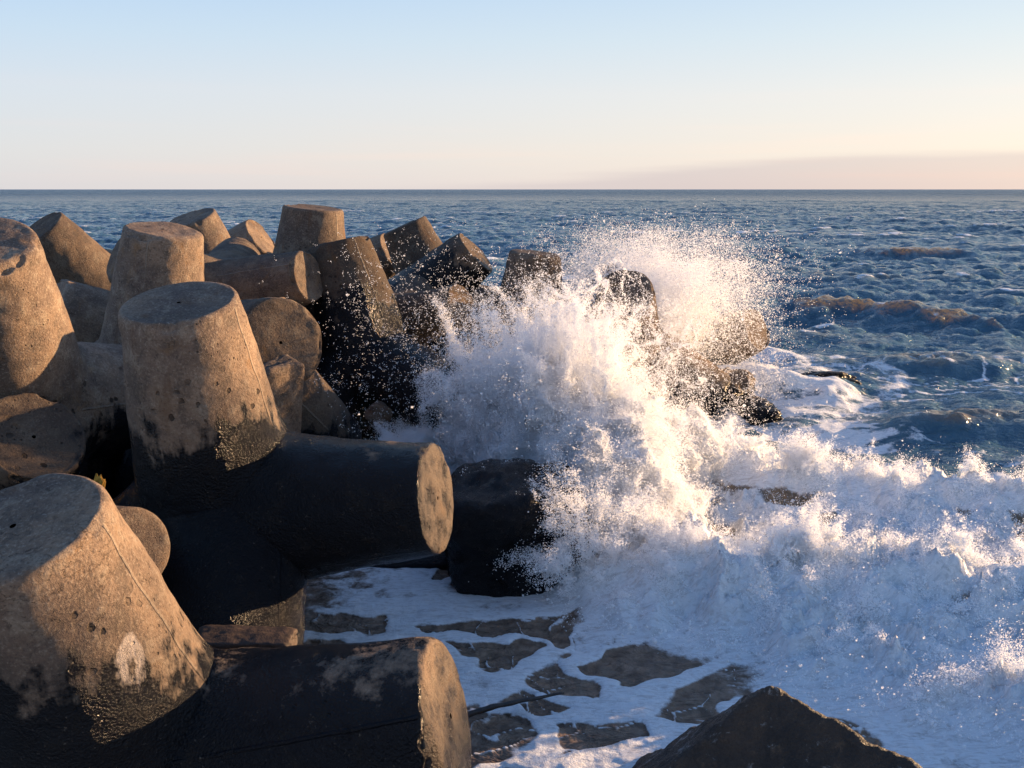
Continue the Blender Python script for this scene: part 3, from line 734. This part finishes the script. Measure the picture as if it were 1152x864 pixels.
def jets(origins, dirs, lens, npj, w0, w1, r0, r1, seed, droop=.5, pw=.7):
    """each jet: a ligament of drops thrown from its origin; thicker at the root, thinning and drooping outward"""
    J = len(origins); k = np.repeat(np.arange(J), npj); n = len(k)
    s = rng.random(n)**pw
    P_ = origins[k]+dirs[k]*(s*lens[k])[:, None]
    P_[:, 2] -= droop*(s*lens[k])**2*.12
    wd = w0+(w1-w0)*s
    P_ += rng.normal(size=(n, 3))*(wd*lens[k])[:, None]
    P_ = warp(P_, .10, 2.2, seed); P_ = warp(P_, .035, 8., seed+5)
    rad = np.exp(rng.normal(size=n)*.45)*(r0+(r1-r0)*s)
    return P_, rad
def keep(P_, rad, zmin=-.05, zmax=3.05):
    m = (P_[:, 2] > zmin) & (P_[:, 2] < zmax-.55*rng.random(len(P_))**.5); return P_[m], rad[m]
out = []
# billowing body of the burst: puffs packed with foam
def puffs(C, Rr, n_per, seed, thick=.035, rr=(.005, .009)):
    k = np.repeat(np.arange(len(C)), (n_per*(Rr/Rr.mean())**2).astype(int)); n = len(k)
    d = unit(rng.normal(size=(n, 3)))
    P0 = C[k]+d*Rr[k][:, None]
    dis = .42*fbm3(P0[:, 0]*3.2, P0[:, 1]*3.2, P0[:, 2]*3.2, 5, seed, .58)
    rad_ = 1+dis-np.abs(rng.normal(size=n))*thick/Rr[k]
    P_ = C[k]+d*(Rr[k]*rad_)[:, None]
    P_ = warp(warp(P_, .20, 1.7, 150), .075, 5.5, 160)
    return P_, rng.uniform(rr[0], rr[1], n)
# the crest line the wave makes where it meets the blocks, and the height it reaches above it
line = np.array([(-.95, 11.0, 0), (-.35, 10.4, 0), (.25, 9.6, 0), (.65, 8.8, 0), (.75, 8.1, 0)])
def online(u): return np.stack([np.interp(u*4, np.arange(5), line[:, k]) for k in range(3)], 1)
n = 230; u = rng.random(n); top = np.interp(u, [0, .2, .45, .7, 1], [.40, 1.05, 1.75, 1.30, .5])
hz = rng.random(n)**.8
C = online(u)+np.stack([rng.normal(size=n)*.24+.25*(1-hz)+.18*(u > .2), rng.normal(size=n)*.25, hz*top], 1)
Rr = rng.uniform(.13, .34, n)*(1.15-.55*hz)
n2 = 120; uu = rng.random(n2); hz2 = rng.random(n2)
C2 = np.stack([.75+1.15*uu+rng.normal(size=n2)*.12, 8.1+2.2*uu+rng.normal(size=n2)*.3, hz2*(1.05-.35*uu)], 1)
C = np.concatenate([C, C2]); Rr = np.concatenate([Rr*1.12, rng.uniform(.12, .24, n2)*(1.1-.4*hz2)])
a = puffs(C, Rr, 2500, 100, rr=(.0035, .0068)); out.append(a)
# the dense foam heart of the burst, packed too tight to tell drops apart
def core_mesh(C, Rr, seed, nu=64, nv=40):
    th = np.linspace(0, 2*np.pi, nu, endpoint=False); ph = np.linspace(.05, np.pi-.05, nv)
    T_, H_ = np.meshgrid(th, ph, indexing='ij'); d = np.stack([np.cos(T_)*np.sin(H_), np.sin(T_)*np.sin(H_), np.cos(H_)], -1).reshape(-1, 3)
    P0 = (C[:, None]+d[None]*Rr[:, None, None]).reshape(-1, 3); Rk = np.repeat(Rr, len(d)); Ck = np.repeat(C, len(d), 0); dk = np.tile(d, (len(C), 1))
    dis = .42*fbm3(P0[:, 0]*3.2, P0[:, 1]*3.2, P0[:, 2]*3.2, 6, seed, .58)-.05
    V = Ck+dk*(Rk*(1+dis-.012/Rk))[:, None]; V = warp(warp(V, .20, 1.7, 150), .075, 5.5, 160)
    i = np.arange(nu)[:, None]*nv+np.arange(nv-1); i2 = ((np.arange(nu)[:, None]+1) % nu)*nv+np.arange(nv-1)
    q = np.stack([i, i2, i2+1, i+1], -1).reshape(-1, 4); F = (q[None]+(np.arange(len(C))*len(d))[:, None, None]).reshape(-1, 4)
    return V, F
def core_mat():
    t = NT('packed_foam'); P3 = t.n('ShaderNodeNewGeometry').outputs['Position']
    a_ = t.noise(P3, 26., 6, .7); b_ = t.noise(P3, 120., 4, .7)
    bf = t.n('ShaderNodeBump', {'Height': t.math('ADD', a_, t.math('MULTIPLY', b_, .4)), 'Strength': .8, 'Distance': .04})
    p = t.n('ShaderNodeBsdfPrincipled', {'Base Color': (.92, .93, .94, 1), 'Roughness': .8, 'Normal': bf.outputs[0], 'Specular IOR Level': .2})
    tr = t.n('ShaderNodeBsdfTranslucent', {0: (.92, .93, .94, 1), 'Normal': bf.outputs[0]}); m_ = t.n('ShaderNodeMixShader', {0: .3, 1: p.outputs[0], 2: tr.outputs[0]})
    t.t.links.new(m_.outputs[0], t.out.inputs[0]); return t.m
sel = (C[:, 0] > -.55); V_, Fc = core_mesh(C[sel], Rr[sel], 100)
tag(link('packed_foam', mesh_np('packed_foam', V_, Fc, core_mat())), 'dense creamy white heart of the wave burst beside the dark blocks', 'foam', kind='stuff')
# jets of the burst
J = 800; u = rng.random(J); o_ = online(u)+np.stack([rng.normal(size=J)*.25+.25, rng.normal(size=J)*.2, rng.random(J)*np.interp(u, [0, .25, .45, 1], [.25, .6, 1.3, .3])], 1)
dirs = unit(np.stack([rng.normal(size=J)*.33, rng.normal(size=J)*.33, np.abs(rng.normal(size=J))*.5+.75], 1))
lens = np.interp(u, [0, .25, .5, .8, 1], [.28, .65, 1.25, 1.0, .6])*rng.uniform(.35, 1.15, J)
a = jets(o_, dirs, lens, 260, .035, .05, .0052, .0028, 200); out.append(a)
# long thin fingers flung up and back over the blocks
J = 70; u = rng.uniform(.28, .75, J); o_ = online(u)+np.stack([rng.normal(size=J)*.2+.2, rng.normal(size=J)*.2, .9+rng.random(J)*.5], 1)
dirs = unit(np.stack([rng.normal(size=J)*.5-.05, rng.normal(size=J)*.3, np.abs(rng.normal(size=J))*.5+.9], 1)); lens = rng.uniform(.7, 1.35, J)
a = jets(o_, dirs, lens, 420, .012, .022, .0075, .0035, 300, 1.2, 1.); out.append(a)
# droplets blown leftwards across the dark blocks
n = 3200; P_ = np.stack([rng.normal(size=n)*.75-.30, rng.normal(size=n)*.8+9.9, rng.gamma(3., .42, n)+.2], 1); P_ = warp(P_, .5, .9, 31)
out.append((P_, np.exp(rng.normal(size=n)*.5)*.0036))
n = 9000; P_ = np.stack([rng.normal(size=n)*.7+.7, rng.normal(size=n)*.9+10.2, rng.gamma(4., .30, n)+.3], 1); P_ = warp(P_, .6, .8, 32)
out.append((P_, np.exp(rng.normal(size=n)*.5)*.0040))
# spatter in front of the block at the burst's foot
J = 160; o_ = np.stack([rng.uniform(.25, .95, J), rng.uniform(7.3, 8.3, J), rng.uniform(.05, .7, J)], 1)
dirs = unit(np.stack([rng.normal(size=J)*.8-.35, rng.normal(size=J)*.5-.4, np.abs(rng.normal(size=J))*.6+.2], 1)); a = jets(o_, dirs, rng.uniform(.2, .75, J), 160, .03, .05, .0065, .003, 340, 1.5); out.append(a)
P_ = np.concatenate([a[0] for a in out]); rd = np.concatenate([a[1] for a in out])
P_, rd = keep(P_, rd); print('burst', len(P_))
droplets('wave_splash', P_, rd, 'tall white burst of spray where the wave hits the dark blocks', 'splash', 5, .0024, .020)

# holes-and-strands nets of water torn open in front of the rear blocks
out = []
def net(cx, cy, cz, sx, sz, seed, scale, n=90000, tilt=0.):
    a, b = rng.random(n)*2-1, rng.random(n)*2-1
    X_, Z_ = a*sx, b*sz
    wv = .25*fbm2(X_*2.5, Z_*2.5, 3, seed)
    f1_, f2_, _ = worley(X_*scale+wv*3+seed, Z_*scale+wv*3, seed)
    th = .085*(1.25-np.hypot(a, b))*(.5+1.3*np.clip(fbm2(X_*3, Z_*3, 3, seed+9)+.4, 0, 1))
    m = ((f2_-f1_) < th) & (np.hypot(a, b)+.3*wv < 1)
    X_, Z_ = X_[m], Z_[m]; Yd = .25*noise2(X_*2, Z_*2, seed+3)+rng.normal(size=m.sum())*.03
    return warp(np.stack([cx+X_+tilt*Z_, cy+Yd+.2*Z_, cz+Z_], 1), .16, 2.6, seed), rng.uniform(.004, .008, m.sum())
out += [net(.85, 10.2, 1.95, .7, .5, 4, 3.6, 40000), net(1.35, 10.8, 1.4, .9, .5, 6, 3.9, 50000), net(.42, 7.4, .50, .30, .32, 8, 8.5, 22000)]
P_ = np.concatenate([a[0] for a in out]); rd = np.concatenate([a[1] for a in out]); print('net', len(P_))
droplets('water_strands', P_, rd, 'torn net of water strands flying in front of the rear blocks', 'strands', 3, .002, .010)

# the mist of the second burst, farther along
out = []
J = 330; o_ = np.stack([rng.normal(size=J)*.6+2.1, rng.normal(size=J)*.6+15.2, rng.random(J)*.8+.75], 1)
dirs = unit(np.stack([rng.normal(size=J)*.35+.05, rng.normal(size=J)*.3, np.abs(rng.normal(size=J))*.4+.9], 1)); lens = rng.uniform(.4, 1.7, J)
out.append(jets(o_, dirs, lens, 85, .07, .13, .0085, .0052, 400, .3, .8))
n = 17000; P_ = np.stack([rng.normal(size=n)*.75+2.4, rng.normal(size=n)*.7+15., rng.gamma(4.2, .34, n)], 1); P_ = warp(P_, .9, .7, 41)
out.append((P_, np.exp(rng.normal(size=n)*.45)*.0062))
P_ = np.concatenate([a[0] for a in out]); rd = np.concatenate([a[1] for a in out]); P_, rd = keep(P_, rd); print('mist', len(P_))
droplets('sea_spray', P_, rd, 'fine mist of spray hanging over the far end of the breakwater', 'spray', 5, .0034, .045)

# spray and broken foam along the crests of the surf: drops on and just above the turbulent water
n = 1300000
x = rng.uniform(-.3, 8.2, n); y = rng.uniform(4.4, 13., n)
m = (np.abs(x) < y*.56+.2) & (poly_sd(x, y, SURF) > -.3); x, y = x[m], y[m]
m = rng.random(len(x)) < np.clip((8./y)**1.6, 0, 1); x, y = x[m], y[m]
hh, ff_, _, S_, _, sd_, _ = local_height(x, y)
cl = fbm2(x*3.1, y*3.1, 4, 120); cl2 = fbm2(x*1.1, y*1.1, 2, 121)
m = (S_ > .15) & (rng.random(len(x)) < np.clip(.12+1.2*cl+.7*(hh-.25), .02, 1)*np.clip(ff_*1.3, 0, 1)*sstep(0., .6, S_+.3)); x, y, hh, cl, cl2, S_ = (q[m] for q in (x, y, hh, cl, cl2, S_))
lift = rng.exponential(1, len(x))*np.clip(.012+.075*np.clip(cl+.6*cl2, 0, 1)+.07*sstep(.35, .7, hh), .004, .25)
P_ = np.stack([x, y, hh+lift-.006], 1); P_ = warp(P_, .05, 5., 51)
rd = np.exp(rng.normal(size=len(x))*.4)*np.where(lift < .04, .0055, .0035)
out = [(P_, rd)]
# spiky fingers thrown up from the crests
cx_ = rng.uniform(.3, 7, 60000); cy_ = rng.uniform(5., 11.5, 60000); h_, f_, _, S_, _, _, _ = local_height(cx_, cy_)
g_ = fbm2(cx_*1.6, cy_*1.6, 2, 130)
m = (S_ > .5) & (f_ > .5) & (h_ > .42) & (g_ > .1) & (np.abs(cx_) < cy_*.56); sel = np.flatnonzero(m)[:1500]
o_ = np.stack([cx_[sel], cy_[sel], h_[sel]-.04], 1); J = len(sel)
dirs = unit(np.stack([rng.normal(size=J)*.45-.1, rng.normal(size=J)*.45-.15, np.abs(rng.normal(size=J))*.5+.55], 1)); a = jets(o_, dirs, rng.uniform(.08, .34, J), 110, .05, .05, .0062, .0032, 500, 1., .9); out.append(a)
# edge of the surf skipping over the pool
n = 60000; x = rng.uniform(0, 4, n); y = rng.uniform(4.6, 8.6, n); _, _, _, _, _, sd_, _ = local_height(x, y)
m = (sd_ > -.45) & (sd_ < .2) & (rng.random(n) < .5*np.exp(-np.abs(sd_)/.16)); x, y = x[m], y[m]
out.append((np.stack([x, y, .04+rng.exponential(.05, len(x))], 1), np.exp(rng.normal(size=len(x))*.5)*.005))
P_ = np.concatenate([a[0] for a in out]); rd = np.concatenate([a[1] for a in out]); print('surf', len(P_))
droplets('surf_spray', P_, rd, 'churned white foam and spray along the breaking waves at lower right', 'foam', 3, .0017, .012)
